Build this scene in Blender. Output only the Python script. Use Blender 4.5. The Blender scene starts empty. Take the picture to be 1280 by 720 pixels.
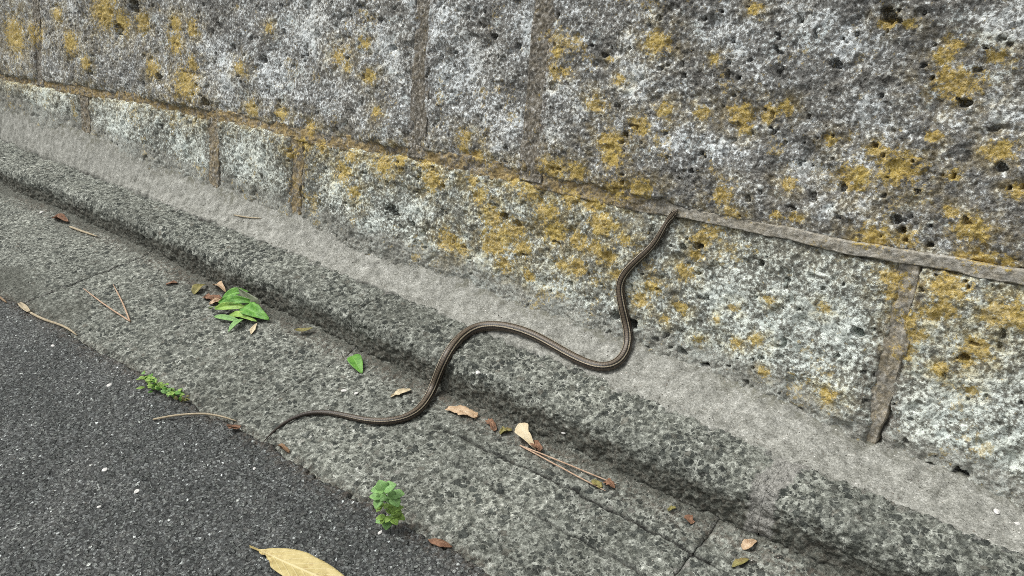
import bpy, bmesh, math, random
import numpy as np
from mathutils import Vector, Matrix

random.seed(7)
rng = np.random.default_rng(7)
S = bpy.context.scene
C = S.collection

# ------------------------------------------------------------------ camera
# world: X along the wall (to the right), Y towards the wall, Z up; gutter at z = 0
F = 1030.0                                   # focal length in pixels of a 1280 px wide picture
CAM = np.array([0.0, 0.0, 1.30])
def _n(v): v = np.asarray(v, float); return v / np.linalg.norm(v)
BAT = math.radians(15.0)                     # batter (backward lean) of the wall
_AX = -_n([-690 - 640, -75 - 360, F])        # world X seen by the camera
_U = -_n([279.85 - 640, 3900 - 360, F]); _U = _n(_U - _AX * (_U @ _AX)); _W = np.cross(_AX, _U)
_AZ = math.cos(BAT) * _U + math.sin(BAT) * _W
_AY = math.sin(BAT) * _U - math.cos(BAT) * _W
cam = bpy.data.cameras.new('camera'); camo = bpy.data.objects.new('camera', cam); C.objects.link(camo)
cam.sensor_width = 36.0; cam.lens = F / 1280 * 36.0; cam.clip_start = 0.02; cam.clip_end = 500
m = Matrix.Identity(4)
for r, ax in enumerate((_AX, _AY, _AZ)):
    m[r][0], m[r][1], m[r][2], m[r][3] = ax[0], -ax[1], -ax[2], CAM[r]
camo.matrix_world = m
S.camera = camo

# ------------------------------------------------------------------ sky, sun, exposure
SUN = _n([-0.42, -0.22, 0.95])               # direction towards the veiled sun
w = bpy.data.worlds.new('World'); S.world = w; w.use_nodes = True
nt = w.node_tree; nt.nodes.clear()
sky = nt.nodes.new('ShaderNodeTexSky'); sky.sky_type = 'NISHITA'; sky.sun_disc = False
sky.sun_elevation = math.asin(SUN[2]); sky.sun_rotation = math.atan2(SUN[0], SUN[1])
sky.dust_density = 6.0; sky.air_density = 1.0; sky.ozone_density = 1.0
hs = nt.nodes.new('ShaderNodeHueSaturation'); hs.inputs['Saturation'].default_value = 0.14   # an overcast sky
bg = nt.nodes.new('ShaderNodeBackground'); bg.inputs[1].default_value = 0.11
ow = nt.nodes.new('ShaderNodeOutputWorld')
nt.links.new(sky.outputs[0], hs.inputs['Color']); nt.links.new(hs.outputs[0], bg.inputs[0]); nt.links.new(bg.outputs[0], ow.inputs[0])
sl = bpy.data.lights.new('sun', 'SUN'); sl.energy = 1.4; sl.angle = math.radians(25); sl.color = (1.0, 0.99, 0.94)
so = bpy.data.objects.new('sun', sl); C.objects.link(so)
so.rotation_euler = Vector(SUN).to_track_quat('Z', 'Y').to_euler(); so.location = (0, 0, 6)
S.view_settings.view_transform = 'Standard'; S.view_settings.look = 'None'
S.view_settings.gamma = 1.0; S.view_settings.use_curve_mapping = False
S.view_settings.exposure = 0.5
S.cycles.pixel_filter_type = 'BLACKMAN_HARRIS'; S.cycles.filter_width = 0.9; S.cycles.use_denoising = False

# ------------------------------------------------------------------ where things stand
def ray(px, py):
    d = np.array([px - 640, py - 360, F]); return _n([d @ _AX, d @ _AY, d @ _AZ])
def on_ground(px, py, z=0.0):
    d = ray(px, py); return CAM + d * (z - CAM[2]) / d[2]
WB = np.array([0, 1.545, 0.14])              # foot of the wall
WN = np.array([0, -math.cos(BAT), math.sin(BAT)])
WU = np.array([0, math.sin(BAT), math.cos(BAT)])
def on_wall(px, py, n=0.0):
    d = ray(px, py); o = WB + WN * n; t = ((o - CAM) @ WN) / (d @ WN); p = CAM + d * t
    return np.array([p[0], (p - WB) @ WU])
def wall_xyz(s, t, n):
    return np.stack([s, WB[1] + t * WU[1] + n * WN[1], WB[2] + t * WU[2] + n * WN[2]], -1)

# ------------------------------------------------------------------ numpy noise
_T = rng.random((256, 256))
def vn(x, y, seed=0):
    x = x + seed * 17.31; y = y + seed * 9.77
    xi = np.floor(x).astype(int); yi = np.floor(y).astype(int); fx = x - xi; fy = y - yi
    fx = fx * fx * fx * (fx * (fx * 6 - 15) + 10); fy = fy * fy * fy * (fy * (fy * 6 - 15) + 10)
    a = _T[xi & 255, yi & 255]; b = _T[(xi + 1) & 255, yi & 255]
    c = _T[xi & 255, (yi + 1) & 255]; d = _T[(xi + 1) & 255, (yi + 1) & 255]
    return (a + (b - a) * fx) * (1 - fy) + (c + (d - c) * fx) * fy - 0.5
def fbm(x, y, sc, octv=3, seed=0, rough=0.5):
    r = 0; a = 1.0
    for o in range(octv):
        r = r + a * vn(x * sc, y * sc, seed + o * 3); sc *= 2.03; a *= rough
    return r
def sst(a, b, x):
    t = np.clip((x - a) / (b - a), 0, 1); return t * t * (3 - 2 * t)
def steps(a, b, fine, off=1.7, lo=-5.2, hi=0.9):
    """sample positions along X, spacing grows with the distance from the camera"""
    out = [a]; x = a
    while x < b - 1e-9:
        st = fine * math.hypot(x, off) / 824.0
        if x > hi or x < lo: st *= 4
        x += st; out.append(x)
    out = np.array(out); return a + (out - a) * (b - a) / (out[-1] - a)

# ------------------------------------------------------------------ object helpers
def tag(o, label=None, cat=None, group=None, kind=None):
    if label: o['label'] = label
    if cat: o['category'] = cat
    if group: o['group'] = group
    if kind: o['kind'] = kind
    return o
def empty(name, loc=(0, 0, 0), rz=0.0):
    o = bpy.data.objects.new(name, None); C.objects.link(o); o.location = loc; o.rotation_euler = (0, 0, rz)
    o.empty_display_size = 0.05
    return o
def link(name, me, mat, parent=None, smooth=True):
    if mat and not me.materials: me.materials.append(mat)
    if smooth: me.polygons.foreach_set('use_smooth', [True] * len(me.polygons))
    o = bpy.data.objects.new(name, me); C.objects.link(o)
    if parent: o.parent = parent
    return o
def mesh_np(name, V, Q, attrs=None):
    """mesh from a vertex array and a quad array, fast"""
    me = bpy.data.meshes.new(name)
    me.vertices.add(len(V)); me.vertices.foreach_set('co', np.ascontiguousarray(V, dtype=np.float32).ravel())
    k = Q.shape[1]
    me.loops.add(Q.size); me.loops.foreach_set('vertex_index', np.ascontiguousarray(Q, dtype=np.int32).ravel())
    me.polygons.add(len(Q)); me.polygons.foreach_set('loop_start', np.arange(0, Q.size, k, dtype=np.int32))
    me.update(calc_edges=True)
    for a, v in (attrs or {}).items():
        at = me.attributes.new(a, 'FLOAT', 'POINT'); at.data.foreach_set('value', np.ascontiguousarray(v, dtype=np.float32).ravel())
    return me
def sheet(name, P, mat, parent=None, attrs=None, back=None, origin=None, flip=False):
    """a displaced grid P (n x m x 3) closed at its rim by walls and a back that reach to 'back' (vector)"""
    n, mm = P.shape[:2]
    idx = np.arange(n * mm).reshape(n, mm)
    Q = np.stack([idx[:-1, :-1], idx[1:, :-1], idx[1:, 1:], idx[:-1, 1:]], -1).reshape(-1, 4)
    V = P.reshape(-1, 3)
    A = {k: v.reshape(-1) for k, v in (attrs or {}).items()}
    if back is not None:
        rim = np.concatenate([idx[:, 0], idx[-1, 1:], idx[-2::-1, -1], idx[0, -2:0:-1]])
        k = len(rim); nv = len(V)
        V = np.concatenate([V, V[rim] + np.asarray(back)])
        j = np.arange(k); j2 = (j + 1) % k
        Q = np.concatenate([Q, np.stack([rim[j2], rim[j], nv + j, nv + j2], -1)])
        cs = [nv, nv + n - 1, nv + n + mm - 2, nv + 2 * n + mm - 3]
        Q = np.concatenate([Q, np.array([cs[::-1]])])
        A = {a: np.concatenate([v, v[rim]]) for a, v in A.items()}
    if flip: Q = Q[:, ::-1]
    if origin is not None: V = V - np.asarray(origin)
    return link(name, mesh_np(name, V, Q, A), mat, parent)

# ------------------------------------------------------------------ node helper
class NT:
    def __init__(s, name):
        s.m = bpy.data.materials.new(name); s.m.use_nodes = True; s.t = s.m.node_tree; s.t.nodes.clear()
        s.out = s.t.nodes.new('ShaderNodeOutputMaterial'); s.b = s.t.nodes.new('ShaderNodeBsdfPrincipled')
        s.t.links.new(s.b.outputs[0], s.out.inputs[0])
        s.co = s.t.nodes.new('ShaderNodeTexCoord').outputs['Object']
    def _in(s, sock, v):
        if isinstance(v, bpy.types.NodeSocket): s.t.links.new(v, sock)
        elif v is not None:
            if sock.type == 'RGBA' and not hasattr(v, '__len__'): v = (v, v, v, 1)
            if sock.type == 'RGBA' and len(v) == 3: v = (*v, 1)
            sock.default_value = v
    def n(s, typ, ins=None, **kw):
        nd = s.t.nodes.new('ShaderNode' + typ)
        for k, v in kw.items(): setattr(nd, k, v)
        for k, v in (ins or {}).items(): s._in(nd.inputs[k], v)
        return nd
    def noise(s, sc, det=4, ro=0.55, vec=None, dist=0.0):
        return s.n('TexNoise', {'Vector': vec or s.co, 'Scale': sc, 'Detail': det, 'Roughness': ro, 'Distortion': dist}).outputs['Fac']
    def vor(s, sc, vec=None, feature='F1', rnd=1.0):
        return s.n('TexVoronoi', {'Vector': vec or s.co, 'Scale': sc, 'Randomness': rnd}, feature=feature).outputs
    def math(s, op, a, b=0.5, c=0.5, clamp=False):
        nd = s.t.nodes.new('ShaderNodeMath'); nd.operation = op; nd.use_clamp = clamp
        for i, v in enumerate((a, b, c)): s._in(nd.inputs[i], v)
        return nd.outputs[0]
    def mix(s, f, a, b, mode='MIX'):
        nd = s.t.nodes.new('ShaderNodeMix'); nd.data_type = 'RGBA'; nd.blend_type = mode
        s._in(nd.inputs[0], f); s._in(nd.inputs[6], a); s._in(nd.inputs[7], b)
        return nd.outputs[2]
    def ramp(s, f, stops, interp='LINEAR'):
        nd = s.t.nodes.new('ShaderNodeValToRGB'); cr = nd.color_ramp; cr.interpolation = interp
        while len(cr.elements) < len(stops): cr.elements.new(0.5)
        for e, (p, c) in zip(cr.elements, stops):
            e.position = p; e.color = (c, c, c, 1) if not hasattr(c, '__len__') else (*c, 1)
        s._in(nd.inputs[0], f); return nd.outputs[0]
    def step(s, f, a, b):
        nd = s.n('MapRange', {'Value': f, 'From Min': a, 'From Max': b, 'To Min': 0.0, 'To Max': 1.0}, interpolation_type='SMOOTHSTEP')
        return nd.outputs[0]
    def attr(s, name): return s.n('Attribute', attribute_name=name).outputs['Fac']
    def warp(s, amt, sc, vec=None):
        nn = s.n('TexNoise', {'Vector': vec or s.co, 'Scale': sc, 'Detail': 2.0}).outputs['Color']
        a = s.n('VectorMath', {0: nn, 1: (0.5, 0.5, 0.5)}, operation='SUBTRACT').outputs[0]
        b = s.n('VectorMath', {0: a, 'Scale': amt}, operation='SCALE').outputs[0]
        return s.n('VectorMath', {0: vec or s.co, 1: b}, operation='ADD').outputs[0]
    def bump(s, h, dist, strength=1.0, normal=None):
        nd = s.n('Bump', {'Height': h, 'Distance': dist, 'Strength': strength})
        if normal is not None: s.t.links.new(normal, nd.inputs['Normal'])
        return nd.outputs[0]
    def done(s, col, rough=0.9, normal=None, spec=0.3):
        s._in(s.b.inputs['Base Color'], col); s._in(s.b.inputs['Roughness'], rough)
        s.b.inputs['Specular IOR Level'].default_value = spec
        if normal is not None: s.t.links.new(normal, s.b.inputs['Normal'])
        return s.m

# ------------------------------------------------------------------ materials of the setting
def lichen_layer(k, col, att='lichen'):
    a = k.attr(att)
    nz = k.noise(85, 4, 0.72)
    f = k.step(k.math('ADD', k.math('MULTIPLY', a, 0.92), k.math('MULTIPLY_ADD', nz, 2.9, -1.45)), 0.34, 0.74)
    free = k.step(k.math('ADD', k.noise(9, 2, 0.6), k.math('MULTIPLY_ADD', nz, 1.0, -0.5)), 0.655, 0.77)
    f = k.math('MAXIMUM', f, k.math('MULTIPLY', free, 0.65))
    lc = k.ramp(k.noise(190, 3, 0.7), [(0.30, (0.15, 0.105, 0.024)), (0.41, (0.37, 0.262, 0.056)), (0.53, (0.53, 0.385, 0.112)), (0.64, (0.65, 0.53, 0.28))])
    lc = k.mix(k.step(k.noise(17, 2, 0.5), 0.45, 0.65), lc, k.mix(1.0, lc, (0.98, 1.0, 0.9), 'MULTIPLY'))
    return k.mix(k.math('MULTIPLY', f, 0.82), col, lc), f

def mat_stone():
    k = NT('weathered_stone')
    oi = k.n('ObjectInfo').outputs['Random']
    off = k.n('VectorMath', {0: (3.1, 5.7, 2.3), 'Scale': oi}, operation='SCALE').outputs[0]
    v = k.n('VectorMath', {0: k.co, 1: off}, operation='ADD').outputs[0]
    n1 = k.noise(118, 4, 0.74, v)
    n2 = k.noise(7, 3, 0.6, v)
    n3 = k.noise(26, 3, 0.65, v)
    pale = k.attr('pale'); low = k.attr('low')
    val = k.math('ADD', n1, k.math('MULTIPLY_ADD', n2, 0.24, -0.12))
    val = k.math('ADD', val, k.math('MULTIPLY_ADD', n3, 0.36, -0.18))
    val = k.math('ADD', val, k.math('MULTIPLY', pale, 0.075))
    val = k.math('ADD', val, k.math('MULTIPLY_ADD', oi, 0.03, -0.002))
    val = k.math('ADD', val, k.math('MULTIPLY_ADD', low, 0.010, -0.008))
    col = k.ramp(val, [(0.28, (0.035, 0.034, 0.030)), (0.37, (0.105, 0.103, 0.095)), (0.45, (0.188, 0.186, 0.174)),
                       (0.54, (0.262, 0.263, 0.248)), (0.58, (0.47, 0.49, 0.48)), (0.645, (0.77, 0.81, 0.81))])
    crust = k.step(k.math('ADD', pale, k.math('MULTIPLY_ADD', k.noise(58, 4, 0.7, v), 2.4, -1.2)), 0.98, 1.16)
    col = k.mix(k.math('MULTIPLY', crust, 0.72), col, k.ramp(n1, [(0.35, (0.36, 0.385, 0.38)), (0.6, (0.72, 0.765, 0.76))]))
    brown = k.step(k.noise(5, 4, 0.65, v), 0.46, 0.66)
    col = k.mix(k.math('MULTIPLY', brown, 0.28), col, k.mix(1.0, col, (0.88, 0.80, 0.68), 'MULTIPLY'))
    grn = k.mix(1.0, col, (0.98, 1.0, 0.93), 'MULTIPLY')
    col = k.mix(low, col, grn)
    # blue-green crust on some pale patches
    cy = k.math('MULTIPLY', k.step(k.noise(13, 2, 0.5, v), 0.60, 0.68), k.step(val, 0.52, 0.60))
    col = k.mix(k.math('MULTIPLY', cy, 0.22), col, (0.42, 0.52, 0.50))
    # soil-stained strip along the joints
    st = k.math('MULTIPLY', k.attr('stain'), k.step(k.noise(38, 5, 0.7), 0.36, 0.60))
    col = k.mix(k.math('MULTIPLY', st, 0.8), col, (0.135, 0.108, 0.088))
    # mortar slurry splashed over the foot of the wall
    spl = k.step(k.math('ADD', k.attr('splash'), k.math('MULTIPLY_ADD', k.noise(42, 5, 0.72), 1.6, -0.8)), 0.35, 0.75)
    col = k.mix(k.math('MULTIPLY', spl, 0.62), col, k.ramp(k.noise(230, 4, 0.7), [(0.34, (0.12, 0.118, 0.098)), (0.5, (0.27, 0.268, 0.238)), (0.66, (0.43, 0.425, 0.385))]))
    # thin ochre film round the lichen
    ti = k.math('MULTIPLY', k.attr('tint'), k.step(k.noise(32, 5, 0.75), 0.38, 0.66))
    col = k.mix(k.math('MULTIPLY', ti, 0.72), col, k.mix(0.42, k.mix(1.0, col, (1.15, 0.92, 0.42), 'MULTIPLY'), (0.33, 0.24, 0.075)))
    col, lf = lichen_layer(k, col)
    pit = k.step(k.noise(45, 2, 0.5, v), 0.68, 0.74)
    h = k.math('SUBTRACT', k.math('MULTIPLY', n1, 1.0), k.math('MULTIPLY', pit, 0.4))
    b1 = k.bump(h, 0.0045, 0.8)
    b2 = k.bump(k.noise(420, 3, 0.6), 0.002, 0.8, b1)
    return k.done(col, 0.95, b2, 0.15)

def mat_joint():
    k = NT('joint_mortar')
    n1 = k.noise(95, 5, 0.74)
    col = k.ramp(n1, [(0.33, (0.065, 0.060, 0.050)), (0.47, (0.150, 0.139, 0.118)), (0.55, (0.24, 0.226, 0.197)), (0.63, (0.50, 0.49, 0.46))])
    col = k.mix(k.attr('grey'), col, k.ramp(n1, [(0.33, (0.175, 0.166, 0.140)), (0.48, (0.295, 0.280, 0.240)), (0.62, (0.45, 0.435, 0.39))]))
    och = k.math('MULTIPLY', k.attr('ochre'), k.step(k.noise(30, 5, 0.7), 0.36, 0.60))
    col = k.mix(och, col, k.ramp(k.noise(120, 4, 0.6), [(0.33, (0.19, 0.135, 0.058)), (0.5, (0.32, 0.235, 0.105)), (0.66, (0.47, 0.37, 0.20))]))
    col, _ = lichen_layer(k, col)
    b1 = k.bump(n1, 0.005, 0.75)
    return k.done(col, 0.95, k.bump(k.noise(500, 2, 0.6), 0.0015, 0.8, b1), 0.15)

def mat_concrete():
    """worn concrete with dark gravel showing"""
    k = NT('exposed_aggregate_concrete')
    v1 = k.warp(0.014, 75)
    va = k.vor(50, v1); vb = k.vor(118, v1)
    ra = k.n('SeparateColor', {0: va['Color']}).outputs; rb = k.n('SeparateColor', {0: vb['Color']}).outputs
    siz = k.math('MULTIPLY_ADD', ra[1], 0.42, 0.18)
    ma = k.math('SUBTRACT', 1.0, k.step(k.math('SUBTRACT', va['Distance'], siz), -0.02, 0.03))
    ma = k.math('MULTIPLY', ma, k.step(ra[2], 0.24, 0.28))
    mb = k.math('SUBTRACT', 1.0, k.step(k.math('SUBTRACT', vb['Distance'], k.math('MULTIPLY', rb[1], 0.3)), 0.22, 0.30))
    mb = k.math('MULTIPLY', mb, k.step(rb[2], 0.20, 0.26))
    pat = k.math('MULTIPLY_ADD', k.step(k.noise(8, 3, 0.65), 0.36, 0.58), 0.42, 0.58)
    ma = k.math('MULTIPLY', ma, pat); mb = k.math('MULTIPLY', mb, pat)
    nz = k.noise(62, 5, 0.72)
    cem = k.ramp(nz, [(0.30, (0.055, 0.057, 0.049)), (0.40, (0.13, 0.134, 0.118)), (0.50, (0.245, 0.25, 0.225)), (0.59, (0.39, 0.395, 0.36)), (0.70, (0.62, 0.62, 0.58))])
    sa = k.ramp(ra[0], [(0.0, (0.028, 0.032, 0.030)), (0.55, (0.058, 0.064, 0.060)), (0.82, (0.11, 0.112, 0.10)), (0.93, (0.18, 0.165, 0.14)), (0.985, (0.28, 0.27, 0.25)), (1.0, (0.55, 0.54, 0.5))])
    sb = k.ramp(rb[0], [(0.0, (0.030, 0.033, 0.031)), (0.6, (0.075, 0.08, 0.074)), (0.86, (0.17, 0.165, 0.145)), (0.95, (0.3, 0.29, 0.27)), (1.0, (0.68, 0.68, 0.65))])
    col = k.mix(k.math('MULTIPLY', mb, 0.9), cem, sb)
    fine = k.noise(210, 4, 0.7)
    col = k.mix(k.math('MULTIPLY', ma, k.math('MULTIPLY_ADD', k.noise(28, 3, 0.6), 0.8, 0.45, clamp=True)), col, sa)
    col = k.mix(1.0, col, k.ramp(fine, [(0.32, 0.62), (0.5, 1.0), (0.68, 1.45)]), 'MULTIPLY')
    big = k.noise(3.2, 4, 0.6)
    col = k.mix(1.0, col, k.ramp(big, [(0.3, (0.61, 0.63, 0.60)), (0.5, (0.83, 0.855, 0.825)), (0.7, (1.08, 1.105, 1.06))]), 'MULTIPLY')
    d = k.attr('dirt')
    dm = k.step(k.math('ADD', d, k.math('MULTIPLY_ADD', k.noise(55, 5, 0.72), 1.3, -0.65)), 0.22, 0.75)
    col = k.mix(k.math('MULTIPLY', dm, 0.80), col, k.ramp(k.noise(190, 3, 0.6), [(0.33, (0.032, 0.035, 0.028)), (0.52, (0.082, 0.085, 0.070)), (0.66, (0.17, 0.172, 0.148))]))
    crk = k.attr('crack'); col = k.mix(crk, col, (0.018, 0.018, 0.016))
    br = k.math('MULTIPLY', k.attr('soil'), k.step(k.noise(70, 5, 0.7), 0.42, 0.62))
    col = k.mix(k.math('MULTIPLY', br, 0.75), col, (0.125, 0.095, 0.070))
    sm = k.step(k.math('ADD', k.attr('smear'), k.math('MULTIPLY_ADD', k.noise(50, 4, 0.7), 1.0, -0.5)), 0.4, 0.6)
    col = k.mix(k.math('MULTIPLY', sm, 0.85), col, k.ramp(k.noise(150, 4, 0.7), [(0.35, (0.16, 0.155, 0.14)), (0.5, (0.29, 0.285, 0.26)), (0.66, (0.42, 0.41, 0.38))]))
    h = k.math('ADD', k.math('MULTIPLY', ma, 0.5), k.math('MULTIPLY_ADD', mb, 0.3, k.math('MULTIPLY', nz, 1.3)))
    b1 = k.bump(h, 0.0055, 0.85)
    return k.done(col, 0.88, k.bump(k.noise(330, 4, 0.65), 0.0022, 0.9, b1), 0.25)

def mat_fillet():
    k = NT('sandy_mortar')
    nz = k.noise(34, 6, 0.72); fine = k.noise(210, 4, 0.78)
    col = k.ramp(k.math('MULTIPLY_ADD', fine, 0.55, k.math('MULTIPLY', nz, 0.45)), [(0.35, (0.085, 0.084, 0.070)), (0.43, (0.190, 0.190, 0.168)), (0.51, (0.300, 0.300, 0.270)), (0.59, (0.45, 0.45, 0.41)), (0.66, (0.66, 0.655, 0.61))])
    d = k.math('MULTIPLY', k.attr('dirt'), k.step(k.noise(45, 5, 0.7), 0.40, 0.62))
    col = k.mix(k.math('MULTIPLY', d, 0.75), col, (0.12, 0.118, 0.085))
    col = k.mix(k.attr('crack'), col, (0.03, 0.028, 0.025))
    sp = k.vor(150); r = k.n('SeparateColor', {0: sp['Color']}).outputs
    spk = k.math('MULTIPLY', k.math('SUBTRACT', 1.0, k.step(sp['Distance'], 0.18, 0.28)), k.step(r[0], 0.74, 0.78))
    col = k.mix(spk, col, k.ramp(r[1], [(0.3, (0.07, 0.068, 0.06)), (0.6, (0.25, 0.22, 0.18)), (1.0, (0.75, 0.74, 0.70))]))
    b1 = k.bump(k.math('MULTIPLY_ADD', fine, 0.5, nz), 0.0030, 0.8)
    return k.done(col, 0.95, k.bump(k.noise(600, 3, 0.6), 0.0014, 0.8, b1), 0.15)

def mat_asphalt():
    k = NT('asphalt')
    v1 = k.warp(0.006, 90)
    va = k.vor(84, v1); vb = k.vor(190, v1)
    ra = k.n('SeparateColor', {0: va['Color']}).outputs; rb = k.n('SeparateColor', {0: vb['Color']}).outputs
    ma = k.math('SUBTRACT', 1.0, k.step(va['Distance'], 0.30, 0.50))
    sa = k.ramp(ra[0], [(0.0, (0.038, 0.039, 0.038)), (0.45, (0.077, 0.079, 0.076)), (0.8, (0.122, 0.124, 0.119)), (0.95, (0.165, 0.165, 0.16)), (0.995, (0.22, 0.22, 0.21)), (0.998, (0.50, 0.50, 0.48))])
    fines = k.ramp(rb[0], [(0.0, 0.024), (0.6, 0.055), (0.9, 0.11), (0.99, 0.18), (0.996, 0.45)])
    col = k.mix(k.math('MULTIPLY', ma, 0.9), fines, sa)
    col = k.mix(1.0, col, k.ramp(k.noise(200, 4, 0.75), [(0.33, 0.35), (0.5, 1.0), (0.66, 1.9)]), 'MULTIPLY')
    big = k.noise(4.5, 5, 0.6)
    col = k.mix(1.0, col, k.ramp(big, [(0.3, (0.86, 0.93, 0.90)), (0.5, (1.16, 1.235, 1.20)), (0.7, (1.52, 1.58, 1.52))]), 'MULTIPLY')
    # fine gritty dust caught by the texture
    du = k.math('MULTIPLY', k.step(k.noise(60, 5, 0.75), 0.50, 0.66), 0.40)
    col = k.mix(du, col, (0.155, 0.152, 0.14))
    br = k.math('MULTIPLY', k.attr('soil'), k.step(k.noise(60, 5, 0.7), 0.40, 0.62))
    col = k.mix(k.math('MULTIPLY', br, 0.7), col, (0.075, 0.058, 0.042))
    h = k.math('ADD', k.math('MULTIPLY', ma, k.math('MULTIPLY_ADD', ra[1], 0.7, 0.5)), k.math('MULTIPLY', k.noise(90, 4, 0.7), 0.9))
    b1 = k.bump(h, 0.0065, 0.95)
    return k.done(col, 0.85, k.bump(k.noise(500, 3, 0.65), 0.0016, 0.8, b1), 0.3)

M_STONE, M_JOINT, M_CONC, M_FILL, M_ASPH = mat_stone(), mat_joint(), mat_concrete(), mat_fillet(), mat_asphalt()

# ------------------------------------------------------------------ profile of the place
Y_ASPH, Y_KERB, Y_FILL = 0.862, 1.268, 1.420
Z_KERB = 0.112
def bulge(s): return 0.016 * vn(s * 1.7, s * 0, 5) + 0.008 * vn(s * 6, s * 0, 6)
def kb(s): return np.interp(s, [-6.8, -5, -3.3, -2.1, -1.17, -0.4, 1.7], [1.31, 1.302, 1.298, 1.278, 1.259, 1.256, 1.25])      # foot of the kerb
def km(s): return np.interp(s, [-6.8, -5.17, -2.6, -1.31, -0.54, -0.06, 1.7], [1.51, 1.505, 1.462, 1.430, 1.388, 1.370, 1.35])   # kerb top meets mortar
def asph_edge(s):
    return np.interp(s, [-3.3, -0.9], [0.79, 0.862]) + 0.020 * vn(s * 7, s * 0, 11) + 0.017 * vn(s * 26, s * 0, 12) + 0.012 * vn(s * 71, s * 0, 13)

# road
xs = np.concatenate([np.linspace(-40, -7, 34), steps(-6.8, 1.6, 1.55, 1.5), np.linspace(2, 40, 39)])
ys = np.concatenate([-np.geomspace(30, 0.9, 26), np.linspace(-0.6, 0.05, 30), np.arange(0.055, 0.93, 0.0037)])
SX, SY = np.meshgrid(xs, ys, indexing='ij')
zz = 0.012 * fbm(SX, SY, 1.6, 2, 21) * sst(0.9, 0.6, SY) + 0.0034 * fbm(SX, SY, 45, 2, 22) + 0.0046 * fbm(SX, SY, 110, 2, 23, 0.75)
ae = asph_edge(SX)
zz = zz + 0.002 - 0.03 * sst(-0.012, 0.012, SY - ae)
soil = np.exp(-((SY - ae) / 0.035) ** 2)
road = sheet('road', np.stack([SX, SY, zz], -1), M_ASPH, None, {'soil': soil}, back=(0, 0, -0.3))
tag(road, kind='structure')

# gutter slabs
def seg_dist(px, py, pts):
    d = np.full(px.shape, 9.0)
    for (a, b) in zip(pts[:-1], pts[1:]):
        ab = b - a; t = np.clip(((px - a[0]) * ab[0] + (py - a[1]) * ab[1]) / (ab @ ab), 0, 1)
        d = np.minimum(d, np.hypot(px - a[0] - t * ab[0], py - a[1] - t * ab[1]))
    return d
CR = [[(545, 532), (580, 548), (640, 577), (700, 603), (760, 633), (830, 670), (893, 704)],
      [(560, 575), (620, 612), (698, 658), (750, 686), (830, 730)],
      [(590, 665), (603, 677), (645, 700), (690, 728)]]
CR = [[on_ground(*p)[:2] for p in c] for c in CR]
CW = [1.0, 0.48, 0.42]
gutter = empty('gutter', (-1.5, 1.06, 0)); tag(gutter, kind='structure')
gj = [-6.9, -5.62, -4.35, -3.08, -1.81, -0.588, 0.68, 1.6]
for i, (a, b) in enumerate(zip(gj[:-1], gj[1:])):
    s_ = steps(a + 0.0008, b - 0.0008, 1.4, 1.6); v_ = np.linspace(0.70, 1.32, 195)
    A, B = np.meshgrid(s_, v_, indexing='ij')
    z = 0.010 * fbm(A, B, 2.2, 2, 31) + 0.0045 * fbm(A, B, 22, 2, 32) + 0.0048 * fbm(A, B, 75, 3, 33, 0.7)
    z = z + 0.010 * sst(-0.045, 0.02, B - kb(A))
    ed = np.minimum(A - a, b - A) + 0.006 * fbm(A, B, 40, 2, 34)
    z = z - 0.005 * (1 - sst(0.0, 0.007, ed)) + random.uniform(-0.002, 0.002)
    crack = np.zeros_like(A)
    for c, cw in zip(CR, CW):
        d = seg_dist(A + 0.003 * fbm(A, B, 60, 2, 36), B + 0.006 * fbm(A, B, 30, 3, 35), c)
        crack = np.maximum(crack, cw * np.exp(-(d / 0.0040) ** 2))
    z = z - 0.010 * crack
    crack = np.maximum(np.clip(crack * np.interp(A, [-1.3, -0.8], [0.85, 1.25]), 0, 1), 0.30 * (1 - sst(0.0, 0.005, ed)))
    smear = 0.45 * np.exp(-(np.minimum(A - a, b - A) / 0.018) ** 2)
    eg = B - asph_edge(A)
    z = z - 0.018 * sst(0.03, -0.03, eg)
    # gravelly dirt caught at the foot of the kerb, old algae on the slab
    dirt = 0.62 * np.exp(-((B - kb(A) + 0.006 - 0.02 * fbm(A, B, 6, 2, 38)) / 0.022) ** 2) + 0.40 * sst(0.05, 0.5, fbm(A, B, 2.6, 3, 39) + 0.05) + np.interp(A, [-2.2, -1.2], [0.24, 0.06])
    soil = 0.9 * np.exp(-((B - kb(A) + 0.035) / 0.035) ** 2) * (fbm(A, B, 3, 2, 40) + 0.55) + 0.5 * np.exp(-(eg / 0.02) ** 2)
    sheet('gutter_slab', np.stack([A, B, z], -1), M_CONC, gutter, {'dirt': dirt, 'crack': crack, 'soil': soil, 'smear': smear}, back=(0, 0, -0.12), origin=gutter.location)

# kerb stones: profile runs up the face, round the nose and over the top
kerb = empty('kerb', (-1.5, 1.34, 0)); tag(kerb, kind='structure')
pr = [(Y_KERB, -0.03), (Y_KERB + 0.002, 0.0), (Y_KERB + 0.008, 0.035), (Y_KERB + 0.012, 0.07)]
cx, cz, R = Y_KERB + 0.047, Z_KERB - 0.033, 0.033
pr += [(cx - R * math.cos(t), cz + R * math.sin(t)) for t in np.linspace(0.25, math.pi / 2, 9)]
pr += [(Y_FILL - 0.04, Z_KERB + 0.001), (Y_FILL + 0.012, Z_KERB + 0.002)]
pr = np.array(pr); L_ = np.concatenate([[0], np.cumsum(np.hypot(*np.diff(pr, axis=0).T))])
vl = np.linspace(0, L_[-1], 105)
PY = np.interp(vl, L_, pr[:, 0]); PZ = np.interp(vl, L_, pr[:, 1])
TY = np.gradient(PY, vl); TZ = np.gradient(PZ, vl)
kj = [-6.8, -5.73, -4.43, -3.13, -1.835, -0.50, 0.80, 1.6]
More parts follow.
